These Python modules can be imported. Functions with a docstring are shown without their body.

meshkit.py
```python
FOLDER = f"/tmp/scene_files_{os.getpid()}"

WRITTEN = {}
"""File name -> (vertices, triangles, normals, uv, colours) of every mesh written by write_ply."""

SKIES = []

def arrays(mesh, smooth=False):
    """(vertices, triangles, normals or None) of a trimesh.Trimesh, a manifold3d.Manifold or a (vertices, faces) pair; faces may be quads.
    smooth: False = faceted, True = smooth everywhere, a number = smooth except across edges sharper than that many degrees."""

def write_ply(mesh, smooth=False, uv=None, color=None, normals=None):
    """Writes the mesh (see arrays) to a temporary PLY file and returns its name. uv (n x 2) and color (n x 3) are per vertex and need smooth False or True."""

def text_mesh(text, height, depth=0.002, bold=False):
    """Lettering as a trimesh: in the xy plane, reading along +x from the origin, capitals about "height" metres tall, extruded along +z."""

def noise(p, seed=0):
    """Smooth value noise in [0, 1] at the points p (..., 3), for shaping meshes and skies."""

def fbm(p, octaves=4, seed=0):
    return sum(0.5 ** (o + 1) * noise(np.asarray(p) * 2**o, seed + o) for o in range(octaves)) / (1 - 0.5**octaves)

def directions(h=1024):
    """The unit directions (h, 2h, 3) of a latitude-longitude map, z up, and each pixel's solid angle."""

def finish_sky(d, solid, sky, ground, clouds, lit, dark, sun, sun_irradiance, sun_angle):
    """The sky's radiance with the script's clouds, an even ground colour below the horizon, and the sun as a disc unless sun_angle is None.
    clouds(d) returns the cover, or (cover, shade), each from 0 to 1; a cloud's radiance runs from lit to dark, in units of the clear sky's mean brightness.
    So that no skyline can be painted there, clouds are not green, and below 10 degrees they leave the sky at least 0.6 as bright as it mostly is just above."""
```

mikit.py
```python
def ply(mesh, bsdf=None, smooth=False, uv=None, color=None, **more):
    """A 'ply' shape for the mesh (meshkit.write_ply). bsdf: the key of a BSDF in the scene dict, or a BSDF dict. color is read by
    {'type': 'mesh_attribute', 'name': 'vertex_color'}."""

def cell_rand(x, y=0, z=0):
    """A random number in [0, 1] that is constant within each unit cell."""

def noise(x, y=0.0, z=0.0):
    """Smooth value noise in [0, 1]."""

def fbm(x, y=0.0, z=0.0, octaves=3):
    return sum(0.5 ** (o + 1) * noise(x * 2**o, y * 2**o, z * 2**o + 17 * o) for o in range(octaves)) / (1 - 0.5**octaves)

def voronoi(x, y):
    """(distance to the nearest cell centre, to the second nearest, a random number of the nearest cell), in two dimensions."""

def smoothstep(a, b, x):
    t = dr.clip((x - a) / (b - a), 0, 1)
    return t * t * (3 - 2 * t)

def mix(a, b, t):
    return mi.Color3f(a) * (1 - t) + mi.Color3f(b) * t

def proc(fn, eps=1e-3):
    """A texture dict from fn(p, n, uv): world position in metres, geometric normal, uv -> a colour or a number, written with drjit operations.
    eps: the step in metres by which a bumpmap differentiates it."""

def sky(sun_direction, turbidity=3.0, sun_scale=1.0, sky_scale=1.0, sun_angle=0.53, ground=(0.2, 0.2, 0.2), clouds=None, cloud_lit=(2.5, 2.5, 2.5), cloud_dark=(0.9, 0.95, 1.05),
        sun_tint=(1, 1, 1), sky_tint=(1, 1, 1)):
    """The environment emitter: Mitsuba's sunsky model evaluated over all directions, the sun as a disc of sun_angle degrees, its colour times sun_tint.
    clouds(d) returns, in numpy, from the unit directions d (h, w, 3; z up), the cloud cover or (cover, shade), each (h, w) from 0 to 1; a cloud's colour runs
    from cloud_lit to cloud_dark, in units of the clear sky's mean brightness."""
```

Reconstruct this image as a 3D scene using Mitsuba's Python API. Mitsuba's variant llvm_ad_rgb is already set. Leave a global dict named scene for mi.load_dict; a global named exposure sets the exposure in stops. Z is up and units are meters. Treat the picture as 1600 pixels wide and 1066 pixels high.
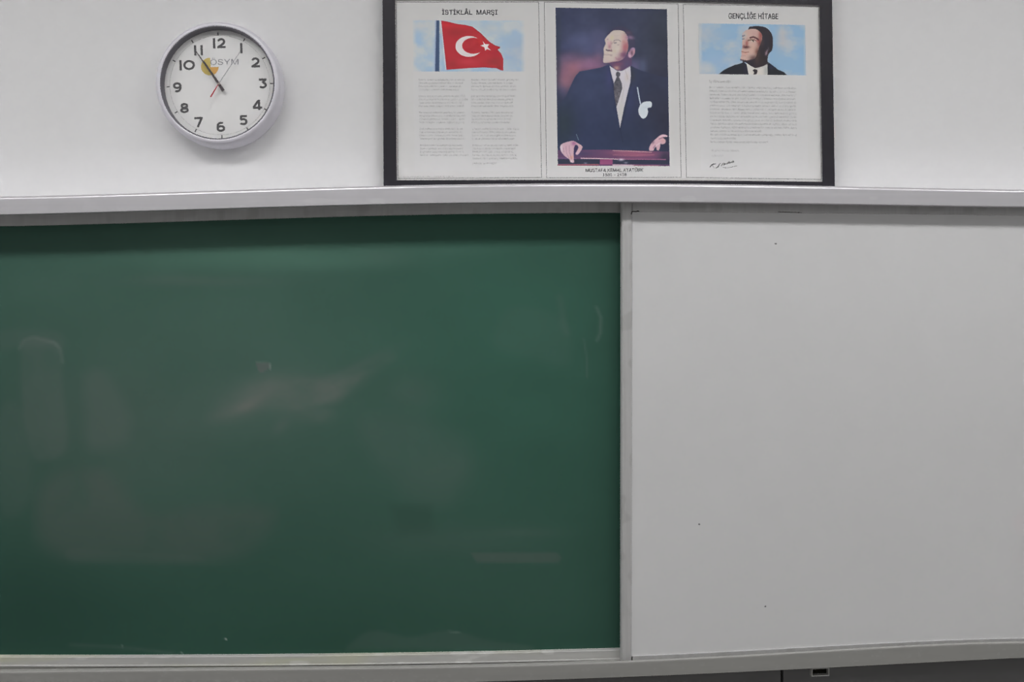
import math
import numpy as np
import trimesh
import mitsuba as mi
import drjit as dr
import meshkit
import mikit
from shapely.geometry import Polygon, LineString, Point, box
from shapely import union_all

scene, labels = {'type': 'scene'}, {}
T = mi.ScalarTransform4f

# ------------------------------------------------------------------ camera, exposure
W, H, F = 1600.0, 1066.0, 1536.0
CAM = np.array([-0.03, -2.40, 1.60])
YAW, PITCH, ROLL = math.radians(1.2), 0.0, math.radians(0.45)
FW = np.array([math.sin(YAW) * math.cos(PITCH), math.cos(YAW) * math.cos(PITCH), math.sin(PITCH)])
_r = np.cross(FW, [0, 0, 1.0]); _r /= np.linalg.norm(_r)
_u = np.cross(_r, FW)
RT = math.cos(ROLL) * _r - math.sin(ROLL) * _u
UP = math.sin(ROLL) * _r + math.cos(ROLL) * _u
scene['camera'] = {'type': 'perspective', 'fov': math.degrees(2 * math.atan(W / 2 / F)), 'fov_axis': 'x', 'near_clip': 0.05, 'far_clip': 50.0,
                   'to_world': T().look_at(origin=CAM.tolist(), target=(CAM + FW).tolist(), up=UP.tolist())}
exposure = 0.07
LAMP = 15.0            # radiance of the ceiling lamps over the board
ROWS = (1.0, 0.25, 0.25)   # the rows further back are dimmed
LAMP_TINT = (1.0, 0.985, 0.985)
CEIL = 3.10


def at(px, py, p):
    """measured image position -> point on the upright plane p metres in front of the wall"""
    px, py, p = np.broadcast_arrays(np.asarray(px, float), np.asarray(py, float), np.asarray(p, float))
    d = FW + ((px - W / 2) / F)[..., None] * RT - ((py - H / 2) / F)[..., None] * UP
    t = (-p - CAM[1]) / d[..., 1]
    return CAM + d * t[..., None]


# ------------------------------------------------------------------ materials
def lin(c):
    c = np.asarray(c, float) / 255.0
    return np.where(c <= 0.04045, c / 12.92, ((c + 0.055) / 1.055) ** 2.4)


GAIN = 1.30


def alb(*c):
    """surface colour from a colour seen in normal room light"""
    return np.clip(lin(c) * GAIN, 0.003, 0.9).tolist()


def rgb(c):
    return {'type': 'rgb', 'value': [float(x) for x in c]}


def mat(name, color=None, tex=None, rough=0.5, metal=0.0, spec=0.5, bump=None, bump_scale=1.0, **kw):
    b = {'type': 'principled', 'base_color': tex if tex is not None else rgb(color), 'roughness': rough, 'metallic': metal, 'specular': spec, **kw}
    if bump is not None:
        b = {'type': 'bumpmap', 'arbitrary': mikit.proc(bump), 'scale': bump_scale, 'bsdf': b}
    scene[name] = {'type': 'twosided', 'bsdf': b}
    return name


fbm, noise, sstep, mix = mikit.fbm, mikit.noise, mikit.smoothstep, mikit.mix


def wall_tex(p, n, uv):
    f = fbm(p.x * 1.3 + 7, p.y + 3, p.z * 1.3, 3)
    g = fbm(p.x * 60, p.y * 60, p.z * 60, 2)
    return mix((0.685, 0.687, 0.690), (0.725, 0.727, 0.730), f * 0.7 + g * 0.3)


def alu_tex(p, n, uv):
    f = fbm(p.x * 3, p.y * 30, p.z * 120, 3)
    s = sstep(0.72, 0.8, fbm(p.x * 14, p.y * 20, p.z * 40 + 5, 2))
    c = mix((0.62, 0.612, 0.638), (0.68, 0.672, 0.698), f)
    return mix(c, (0.76, 0.76, 0.77), s * 0.3)


def stile_tex(p, n, uv):
    f = fbm(p.x * 160, p.y * 20, p.z * 5, 3)
    s = sstep(0.6, 0.75, fbm(p.x * 30, p.y * 20, p.z * 22, 2))
    return mix(mix((0.45, 0.45, 0.447), (0.53, 0.53, 0.527), f), (0.39, 0.39, 0.38), s * 0.5)


def dusty_tex(p, n, uv):
    f = fbm(p.x * 9, p.y * 40, p.z * 60, 3)
    yel = sstep(0.45, 0.72, fbm(p.x * 4 + 3, 0.3, p.z * 30, 3)) * sstep(0.5, -0.6, p.x)
    c = mix((0.42, 0.42, 0.41), (0.52, 0.52, 0.50), f)
    c = mix(c, (0.56, 0.57, 0.36), yel * 0.55)
    return mix(c, (0.66, 0.66, 0.64), sstep(0.66, 0.78, fbm(p.x * 20, 0.1, p.z * 50, 2)) * 0.5)


def tray_tex(p, n, uv):
    f = fbm(p.x * 5, p.y * 20, p.z * 50, 3)
    c = mix((0.315, 0.315, 0.30), (0.365, 0.365, 0.345), f)
    return mix(c, (0.40, 0.40, 0.39), sstep(0.64, 0.78, fbm(p.x * 90, p.y * 90, p.z * 90, 2)) * 0.25)


SPECKS = [(1212, 381, 2.0, 1.2), (1092.5, 819.5, 1.6, 1.4), (1196, 948, 1.5, 1.3), (1540, 916, 0.0, 0.0)]
P_WHITE = 0.095
_sp = [(at(x, y, P_WHITE), rx / 640, rz / 640) for x, y, rx, rz in SPECKS if rx > 0]


def white_tex(p, n, uv):
    f = fbm(p.x * 1.6 + 2, p.z * 2.2, 0.0, 3)
    c = mix((0.605, 0.607, 0.609), (0.645, 0.647, 0.649), f)
    pink = sstep(0.5, 0.8, fbm(p.x * 9, p.z * 9, 1.5, 2)) * sstep(1.05, 1.30, p.x) * sstep(1.35, 1.1, p.z)
    c = mix(c, (0.66, 0.585, 0.605), pink * 0.6)
    for q, rx, rz in _sp:
        d = dr.sqrt(dr.square((p.x - q[0]) / rx) + dr.square((p.z - q[2]) / rz))
        c = mix(c, (0.10, 0.10, 0.11), sstep(1.25, 0.6, d) * 0.9)
    return c


def dark_tex(p, n, uv):
    f = fbm(p.x * 6, p.y, p.z * 6, 3)
    return mix((0.14, 0.14, 0.14), (0.165, 0.165, 0.165), f)


def floor_tex(p, n, uv):
    f = fbm(p.x * 5, p.y * 5, 0.0, 4)
    return mix((0.24, 0.235, 0.23), (0.30, 0.295, 0.29), f)


def ceil_tex(p, n, uv):
    f = fbm(p.x * 40, p.y * 40, 0.0, 3)
    return mix((0.78, 0.78, 0.77), (0.84, 0.84, 0.83), f)


mat('m_wall', tex=mikit.proc(wall_tex), rough=0.75, spec=0.25)
mat('m_floor', tex=mikit.proc(floor_tex), rough=0.4)
mat('m_ceiling', tex=mikit.proc(ceil_tex), rough=0.9, spec=0.2)
mat('m_aluminium', tex=mikit.proc(alu_tex), rough=0.32, spec=0.6, metal=0.6)
mat('m_stile', tex=mikit.proc(stile_tex), rough=0.4, spec=0.5, metal=0.2)
mat('m_dusty', tex=mikit.proc(dusty_tex), rough=0.55, spec=0.4, metal=0.1)
mat('m_tray', tex=mikit.proc(tray_tex), rough=0.5, spec=0.4, metal=0.1)
mat('m_whiteboard', tex=mikit.proc(white_tex), rough=0.4, spec=0.45)
mat('m_dark_panel', tex=mikit.proc(dark_tex), rough=0.6, spec=0.3)
mat('m_green', tex={'type': 'mesh_attribute', 'name': 'vertex_color'}, rough=0.5, spec=0.2)
mat('m_print', tex={'type': 'mesh_attribute', 'name': 'vertex_color'}, rough=0.5, spec=0.3)
mat('m_frame', (0.022, 0.021, 0.027), rough=0.4, spec=0.22)
mat('m_paper', (0.66, 0.66, 0.652), rough=0.55, spec=0.3)
mat('m_ink', (0.035, 0.035, 0.04), rough=0.6, spec=0.2)
mat('m_ink_grey', (0.27, 0.27, 0.27), rough=0.6, spec=0.2)
mat('m_ink_soft', (0.40, 0.40, 0.395), rough=0.6, spec=0.2)
mat('m_tint', (0.67, 0.67, 0.668), rough=0.55, spec=0.3)
mat('m_black_mark', (0.03, 0.03, 0.03), rough=0.6, spec=0.3)
mat('m_clock_case', (0.61, 0.60, 0.65), rough=0.35, spec=0.5, metal=0.1)
mat('m_clock_well_shade', (0.11, 0.107, 0.125), rough=0.45, spec=0.4)  # rim's inner wall in shade: the darkness is put into this colour
mat('m_dial', (0.755, 0.755, 0.75), rough=0.6, spec=0.3)
mat('m_numeral', (0.088, 0.088, 0.092), rough=0.6, spec=0.3)
mat('m_hand', (0.045, 0.035, 0.04), rough=0.4, spec=0.5)
mat('m_hub', (0.30, 0.24, 0.21), rough=0.35, spec=0.5)
mat('m_second', (0.22, 0.22, 0.24), rough=0.4, spec=0.5)
mat('m_red', (0.42, 0.05, 0.07), rough=0.4, spec=0.5)
mat('m_yellow', (0.58, 0.46, 0.15), rough=0.6, spec=0.3)
mat('m_orange', (0.66, 0.38, 0.12), rough=0.6, spec=0.3)
mat('m_logo_grey', (0.30, 0.30, 0.32), rough=0.6, spec=0.3)
mat('m_hollow_shade', (0.012, 0.012, 0.008), rough=0.8, spec=0.1)  # near black, paints the shade inside the bracket
mat('m_seam', (0.05, 0.05, 0.05), rough=0.8, spec=0.1)
mat('m_lamp_frame', (0.8, 0.8, 0.8), rough=0.4)
mat('m_diffuser', (0.8, 0.8, 0.8), rough=0.6)


# ------------------------------------------------------------------ helpers
def numbered(name):
    if name not in scene:
        return name
    k = 1
    while f'{name}_{k:03d}' in scene:
        k += 1
    return f'{name}_{k:03d}'


def obj(name, mesh, m, parent=None, label=None, cat=None, kind=None, group=None, smooth=False, color=None, **kw):
    key = numbered(f'{parent}__{name}' if parent else name)
    scene[key] = mikit.ply(mesh, m, smooth=smooth, color=color, **kw)
    d = {k: v for k, v in (('label', label), ('category', cat), ('kind', kind), ('group', group)) if v}
    if d:
        labels[key] = d
    return key


def thing(name, label, cat, group=None):
    labels[name] = {'label': label, 'category': cat}
    if group:
        labels[name]['group'] = group
    return name


def bx(x0, x1, y0, y1, z0, z1):
    m = trimesh.creation.box((x1 - x0, y1 - y0, z1 - z0))
    m.apply_translation(((x0 + x1) / 2, (y0 + y1) / 2, (z0 + z1) / 2))
    return m


def facing(mesh):
    """flat sheets look into the room (-y)"""
    n = np.cross(mesh.vertices[mesh.faces[:, 1]] - mesh.vertices[mesh.faces[:, 0]], mesh.vertices[mesh.faces[:, 2]] - mesh.vertices[mesh.faces[:, 0]])
    if n[:, 1].sum() > 0:
        mesh.faces = mesh.faces[:, ::-1]
    return mesh


def tri(poly):
    ms = []
    for g in getattr(poly, 'geoms', [poly]):
        if g.is_empty or g.area < 1e-9:
            continue
        v, f = trimesh.creation.triangulate_polygon(g, engine='earcut')
        ms.append(trimesh.Trimesh(np.c_[v, np.zeros(len(v))], f, process=False))
    return trimesh.util.concatenate(ms)


def sheet_px(poly, p):
    """a flat printed shape given by measured outline, lying on plane p"""
    m = tri(poly)
    m.vertices = at(m.vertices[:, 0], m.vertices[:, 1], p)
    return facing(m)


def join(ms):
    return trimesh.util.concatenate([trimesh.Trimesh(m.vertices, m.faces, process=False) for m in ms])


def flat_text(text, bold=False):
    m = meshkit.text_mesh(text, 1.0, 0.1, bold)
    n = m.face_normals[:, 2]
    m = trimesh.Trimesh(m.vertices, m.faces[n > 0.9], process=False)
    m.remove_unreferenced_vertices()
    m.vertices[:, 2] = 0
    return m


def text_px(text, x0, x1, y0, y1, h, p, bold=False):
    """text whose baseline runs from (x0,y0) to (x1,y1), capitals h pixels high; x1=None keeps the natural width"""
    m = flat_text(text, bold)
    v = m.vertices.copy()
    a, b = v[:, 0].min(), v[:, 0].max()
    if x1 is None:
        x1 = x0 + (b - a) * h
    t = (v[:, 0] - a) / (b - a)
    m.vertices = at(x0 + t * (x1 - x0), y0 + t * (y1 - y0) - v[:, 1] * h, p)
    return facing(m)


def curve(pts, deg=3):
    pts = np.array(pts, float)
    c = np.polyfit((pts[:, 0] - 800) / 800, pts[:, 1], deg)
    lo, hi = pts[0, 0], pts[-1, 0]

    def f(x):
        x = np.asarray(x, float)
        u = (np.clip(x, lo, hi) - 800) / 800
        y = np.polyval(c, u)
        d = np.polyder(c)
        over = np.where(x > hi, x - hi, 0) * np.polyval(d, (hi - 800) / 800) / 800 + np.where(x < lo, x - lo, 0) * np.polyval(d, (lo - 800) / 800) / 800
        return y + over * 0.5
    return f


def sweep(xs_px, lo, hi, profile, p_ref):
    """bar along the board: profile points (p, s, dz), height = low edge + s * (high - low) + dz; lo, hi: curves measured on plane p_ref"""
    a, b = at(xs_px, lo(xs_px), p_ref), at(xs_px, hi(xs_px), p_ref)
    x, z0, z1 = (a[:, 0] + b[:, 0]) / 2, a[:, 2], b[:, 2]
    n, k = len(xs_px), len(profile)
    v = np.zeros((n, k, 3))
    for j, (p, s, dz) in enumerate(profile):
        v[:, j] = np.c_[x, np.full(n, -p), z0 + s * (z1 - z0) + dz]
    f = []
    for i in range(n - 1):
        for j in range(k):
            A, B, C, D = i * k + j, i * k + (j + 1) % k, (i + 1) * k + (j + 1) % k, (i + 1) * k + j
            f += [[A, B, C], [A, C, D]]
    cap, capf = trimesh.creation.triangulate_polygon(Polygon([(p, s * (z1[0] - z0[0]) + dz) for p, s, dz in profile]), engine='earcut')
    base = Polygon([(p, s * (z1[0] - z0[0]) + dz) for p, s, dz in profile])
    idx = [int(np.argmin(((np.array([(p, s * (z1[0] - z0[0]) + dz) for p, s, dz in profile]) - q) ** 2).sum(1))) for q in cap]
    for t in capf:
        f += [[idx[t[0]], idx[t[1]], idx[t[2]]], [(n - 1) * k + idx[t[2]], (n - 1) * k + idx[t[1]], (n - 1) * k + idx[t[0]]]]
    m = trimesh.Trimesh(v.reshape(-1, 3), f, process=False)
    m.fix_normals()
    return m


def sheet_between(xs_px, top, bot, rows, p):
    xs = np.asarray(xs_px, float)
    s = np.linspace(0, 1, rows)
    X = np.repeat(xs[:, None], rows, 1)
    Y = top(xs)[:, None] * (1 - s) + bot(xs)[:, None] * s
    v = at(X, Y, p).reshape(-1, 3)
    n = len(xs)
    i, j = np.meshgrid(np.arange(n - 1), np.arange(rows - 1), indexing='ij')
    a = (i * rows + j).ravel()
    q = np.stack([a, a + 1, a + rows + 1, a + rows], 1)
    f = np.vstack([q[:, [0, 1, 2]], q[:, [0, 2, 3]]])
    return facing(trimesh.Trimesh(v, f, process=False)), X.ravel(), Y.ravel()


def slab(xs_px, top, bot, p_front, p_back):
    """plate with real thickness between two measured edges"""
    return sweep(np.asarray(xs_px, float), bot, top, [(p_back, 0, 0), (p_front, 0, 0), (p_front, 1, 0), (p_back, 1, 0)], p_front)


# ------------------------------------------------------------------ painter for printed pictures and chalk
class Canvas:
    def __init__(self, X, Y, base):
        self.P = np.c_[X, Y]
        self.C = np.tile(np.asarray(base, float), (len(X), 1))

    def put(self, a, col):
        self.C += a[:, None] * (np.asarray(col, float) - self.C)

    def sd(self, poly, closed=True):
        q = np.asarray(poly, float)
        lo, hi = q.min(0) - 8, q.max(0) + 8
        sel = np.nonzero(((self.P >= lo) & (self.P <= hi)).all(1))[0]
        P = self.P[sel]
        d = np.full(len(P), 1e9)
        ins = np.zeros(len(P), bool)
        for k in range(len(q) if closed else len(q) - 1):
            a, b = q[k], q[(k + 1) % len(q)]
            e = b - a
            t = np.clip(((P - a) @ e) / max(e @ e, 1e-12), 0, 1)
            d = np.minimum(d, np.hypot(*(P - a - t[:, None] * e).T))
            if closed:
                c = (a[1] > P[:, 1]) != (b[1] > P[:, 1])
                with np.errstate(divide='ignore', invalid='ignore'):
                    ins ^= c & (P[:, 0] < (b[0] - a[0]) * (P[:, 1] - a[1]) / (b[1] - a[1]) + a[0])
        return sel, np.where(ins, -d, d) if closed else d

    def fill(self, poly, col, a=1.0, soft=0.9, within=None):
        sel, d = self.sd(poly)
        t = np.clip(0.5 - d / max(soft, 1e-3), 0, 1)
        w = np.zeros(len(self.P)); w[sel] = t * t * (3 - 2 * t) * a
        if within is not None:
            w *= within
        self.put(w, col)
        return w

    def line(self, pts, width, col, a=1.0, soft=0.7, within=None):
        sel, d = self.sd(pts, closed=False)
        t = np.clip(0.5 - (d - width / 2) / soft, 0, 1)
        w = np.zeros(len(self.P)); w[sel] = t * a
        if within is not None:
            w *= within
        self.put(w, col)

    def blob(self, cx, cy, sx, sy, col, a=1.0, rot=0.0, within=None):
        x, y = self.P[:, 0] - cx, self.P[:, 1] - cy
        c, s = math.cos(rot), math.sin(rot)
        w = a * np.exp(-((x * c + y * s) / sx) ** 2 - ((y * c - x * s) / sy) ** 2)
        if within is not None:
            w = w * within
        self.put(w, col)

    def noise(self, scale, amp, seed=0, within=None, octaves=3, stretch=(1, 1)):
        q = np.c_[self.P[:, 0] / scale * stretch[0], self.P[:, 1] / scale * stretch[1], np.zeros(len(self.P))]
        f = (meshkit.fbm(q, octaves, seed) - 0.5) * 2 * amp
        if within is not None:
            f = f * within
        self.C += f[:, None]


def rounded(pts, k=5):
    """closed Catmull-Rom curve through the points"""
    p = np.asarray(pts, float)
    n, out = len(p), []
    for i in range(n):
        a, b, c, d = p[i - 1], p[i], p[(i + 1) % n], p[(i + 2) % n]
        for t in np.arange(k) / k:
            out.append(0.5 * (2 * b + (c - a) * t + (2 * a - 5 * b + 4 * c - d) * t * t + (3 * b - a - 3 * c + d) * t ** 3))
    return np.array(out)


def print_mesh(quad, nx, ny, p):
    """finely divided flat print on the quad TL, TR, BR, BL (measured corners)"""
    s, t = np.meshgrid(np.linspace(0, 1, nx), np.linspace(0, 1, ny), indexing='ij')
    tl, tr, br, bl = (np.array(c, float) for c in quad)
    q = (tl * ((1 - s) * (1 - t))[..., None] + tr * (s * (1 - t))[..., None] + br * (s * t)[..., None] + bl * ((1 - s) * t)[..., None])
    X, Y = q[..., 0].ravel(), q[..., 1].ravel()
    i, j = np.meshgrid(np.arange(nx - 1), np.arange(ny - 1), indexing='ij')
    a = (i * ny + j).ravel()
    f = np.vstack([np.stack([a, a + 1, a + ny + 1], 1), np.stack([a, a + ny + 1, a + ny], 1)])
    return facing(trimesh.Trimesh(at(X, Y, p), f, process=False)), X, Y


def colours(C, gain=GAIN):
    return np.clip(lin(np.clip(C, 0, 255)) * gain, 0.003, 0.9)


# ------------------------------------------------------------------ the room
RX0, RX1, RY = -3.6, 3.6, -7.2
obj('wall_back', bx(RX0, RX1, 0.0, 0.15, 0.0, CEIL), 'm_wall', label='light grey painted classroom wall behind the board', kind='structure')
obj('floor', bx(RX0, RX1, RY, 0.0, -0.1, 0.0), 'm_floor', kind='structure', label='grey classroom floor')
obj('ceiling', bx(RX0, RX1, RY, 0.0, CEIL, CEIL + 0.1), 'm_ceiling', kind='structure', label='white classroom ceiling')
obj('wall_left', bx(RX0 - 0.15, RX0, RY, 0.15, 0.0, CEIL), 'm_wall', kind='structure', label='light grey side wall on the left')
obj('wall_right', bx(RX1, RX1 + 0.15, RY, 0.15, 0.0, CEIL), 'm_wall', kind='structure', label='light grey side wall on the right')
obj('wall_front', bx(RX0, RX1, RY - 0.15, RY, 0.0, CEIL), 'm_wall', kind='structure', label='light grey wall opposite the board')

# ceiling lamps
LX = [-2.65, -0.95, 0.75, 2.45]
row_names = {0: 'nearest the board', 1: 'in the second row from the board', 2: 'in the back row'}
for r, y in enumerate((-1.36, -3.55, -5.75)):
    for x in LX:
        k = numbered_name = 'ceiling_light' if 'ceiling_light' not in labels else f'ceiling_light_{sum(1 for q in labels if q.startswith("ceiling_light")):03d}'
        labels[k] = {'label': f'long white ceiling lamp {row_names[r]}, {("first", "second", "third", "fourth")[LX.index(x)]} from the left', 'category': 'lamp', 'group': 'ceiling lamps'}
        lx, ly, z = 0.62, 0.15, CEIL
        ring = box(-lx - .03, -ly - .03, lx + .03, ly + .03).difference(box(-lx, -ly, lx, ly))
        fr = trimesh.creation.extrude_polygon(ring, 0.025, engine='earcut'); fr.apply_translation((x, y, z - 0.025))
        scene[k + '__frame'] = mikit.ply(fr, 'm_lamp_frame')
        q = trimesh.Trimesh([[x - lx, y - ly, z - .012], [x + lx, y - ly, z - .012], [x + lx, y + ly, z - .012], [x - lx, y + ly, z - .012]], [[0, 2, 1], [0, 3, 2]], process=False)
        scene[k + '__diffuser'] = mikit.ply(q, 'm_diffuser', emitter={'type': 'area', 'radiance': rgb([LAMP * ROWS[r] * c for c in LAMP_TINT])})

# ------------------------------------------------------------------ the board
P_GREEN, P_RAIL = 0.050, 0.140
rail_top = curve([(0, 306.2), (200, 301.8), (500, 292.0), (600, 289.3), (700, 287.5), (960, 286.2), (1100, 286.8), (1200, 288.2), (1300, 289.8), (1400, 292), (1600, 295.6)], 4)
rail_bot = curve([(0, 335.5), (200, 330.5), (500, 321.2), (700, 317.5), (930, 315.5), (1100, 315.8), (1200, 317.6), (1400, 320.3), (1600, 323.2)], 4)
green_top = curve([(0, 353.2), (200, 348.6), (500, 338.7), (700, 335), (960, 332), (1200, 334), (1600, 340)], 4)
green_bot = curve([(0, 1026.9), (250, 1025.2), (500, 1024.4), (760, 1021.2), (940, 1017.5), (1200, 1006), (1600, 988)], 3)
strip_bot = curve([(0, 1042), (250, 1039.8), (400, 1039.6), (860, 1035), (960, 1031.7), (1200, 1020), (1600, 1002)], 3)
lip_top = curve([(0, 1049.5), (200, 1047.3), (400, 1045.2), (860, 1037.8), (980, 1033.4), (1100, 1027.8), (1200, 1022), (1400, 1010.6), (1600, 1003.2)], 5)
face_bot = curve([(0, 1080), (400, 1074), (860, 1064), (980, 1060), (1100, 1055.6), (1200, 1050), (1300, 1045), (1400, 1040), (1600, 1030)], 4)
white_top = curve([(990, 331), (1250, 332.8), (1400, 334.4), (1600, 337)], 2)
wframe_top = curve([(960, 314), (1250, 316.5), (1400, 318), (1600, 321)], 2)
white_bot = curve([(988, 1025.7), (1100, 1021), (1200, 1015.6), (1400, 1004.8), (1600, 998)], 3)
wframe_bot = curve([(960, 1037), (1100, 1030), (1200, 1024), (1400, 1013), (1600, 1006)], 3)

XB0, XB1 = -520.0, 2120.0
xs = np.linspace(XB0, XB1, 89)

cb = thing('chalkboard', 'long green chalkboard with aluminium rail above and chalk tray below, fixed to the wall', 'chalkboard')
# writing surface
gx = np.arange(XB0, 1040.1, 3.0)
gm, GX, GY = sheet_between(gx, green_top, green_bot, 230, P_GREEN)
cv = Canvas(GX, GY, (40, 71, 60))
HZ, CH = (82, 108, 98), (94, 98, 96)
cv.noise(260, 2.2, 3, octaves=4)
cv.noise(90, 1.6, 5, octaves=3, stretch=(0.5, 1.4))
cv.noise(7, 0.7, 11)
hz = 0.55 + 0.9 * (meshkit.fbm(np.c_[GX / 210, GY / 120, 0 * GX], 4, 41))
# thin dust left by wiping, thickest upper left, and lens falloff painted at lower left
cv.blob(330, 480, 470, 190, HZ, 0.36, 0.05, within=hz)
cv.blob(400, 690, 400, 180, (80, 100, 93), 0.36, within=hz)
cv.blob(800, 560, 220, 260, (50, 98, 82), 0.42, within=hz)
cv.blob(40, 960, 170, 90, (30, 58, 49), 0.55)  # vignette darkening of this corner, put into the green
cv.blob(780, 880, 200, 130, (74, 98, 88), 0.20, within=hz)
# wiped chalk traces
sm_n2 = np.clip(0.85 + 1.4 * (meshkit.fbm(np.c_[GX / 60, GY / 70, 0 * GX + 5], 4, 77) - 0.4), 0.1, 1)
cv.blob(400, 398, 190, 22, (80, 118, 102), 0.40, -0.03)
cv.blob(330, 440, 100, 8, CH, 0.20, 0.0)
cv.blob(255, 436, 60, 10, CH, 0.12)
cv.blob(520, 410, 130, 13, (80, 116, 102), 0.26, -0.02)
cv.blob(60, 440, 90, 40, HZ, 0.15)
cv.fill(rounded([(33, 545), (45, 530), (66, 527), (88, 534), (98, 552), (98, 600), (104, 700), (60, 720), (45, 690), (36, 640)]), CH, 0.26, 12, within=sm_n2)
cv.line([(30, 545), (38, 532), (52, 527), (66, 531), (84, 535), (94, 545), (98, 566)], 4.5, (112, 116, 113), 0.28, 4)
cv.fill(rounded([(0, 518), (50, 515), (96, 520), (96, 545), (40, 540), (0, 548)]), CH, 0.16, 14)
cv.blob(150, 670, 230, 150, (92, 92, 90), 0.20, within=sm_n2)
cv.fill(rounded([(132, 590), (160, 580), (200, 640), (196, 690), (140, 700), (134, 650)]), CH, 0.26, 34, within=sm_n2)
cv.fill(rounded([(0, 640), (40, 650), (46, 780), (0, 800)]), CH, 0.14, 20)
smear = [(325, 655), (345, 632), (380, 606), (420, 588), (480, 592), (540, 585), (600, 562), (612, 560), (576, 590), (545, 612), (520, 645), (500, 657), (470, 655), (450, 636), (415, 632), (380, 652), (350, 660)]
sm_n = np.clip(0.25 + 1.5 * (meshkit.fbm(np.c_[GX / 45 + GY / 90, GY / 22, 0 * GX], 4, 57) - 0.2), 0, 1)
cv.fill(rounded(smear), (104, 104, 101), 0.42, 30, within=sm_n)
cv.blob(470, 620, 120, 36, (98, 102, 98), 0.20, -0.12, within=sm_n)
cv.fill(rounded([(480, 650), (500, 615), (570, 578), (548, 610), (522, 640), (502, 657)]), (104, 104, 101), 0.24, 9, within=sm_n)
cv.blob(388, 633, 26, 9, (112, 108, 104), 0.4, -0.5)
cv.blob(425, 608, 62, 24, (104, 106, 103), 0.34, -0.2)
cv.blob(600, 400, 40, 14, CH, 0.12); cv.blob(690, 392, 90, 10, (72, 104, 92), 0.2)
cv.blob(560, 572, 60, 8, CH, 0.25, -0.45)
cv.blob(645, 615, 40, 30, CH, 0.20)
cv.blob(440, 665, 18, 8, CH, 0.28, -0.8)
cv.line([(400, 567), (421, 567), (423, 578)], 2.0, (128, 134, 130), 0.55, 1.5)
cv.fill([(400, 567), (421, 568), (420, 576), (408, 584), (402, 578)], (96, 92, 94), 0.5, 2.5)
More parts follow.
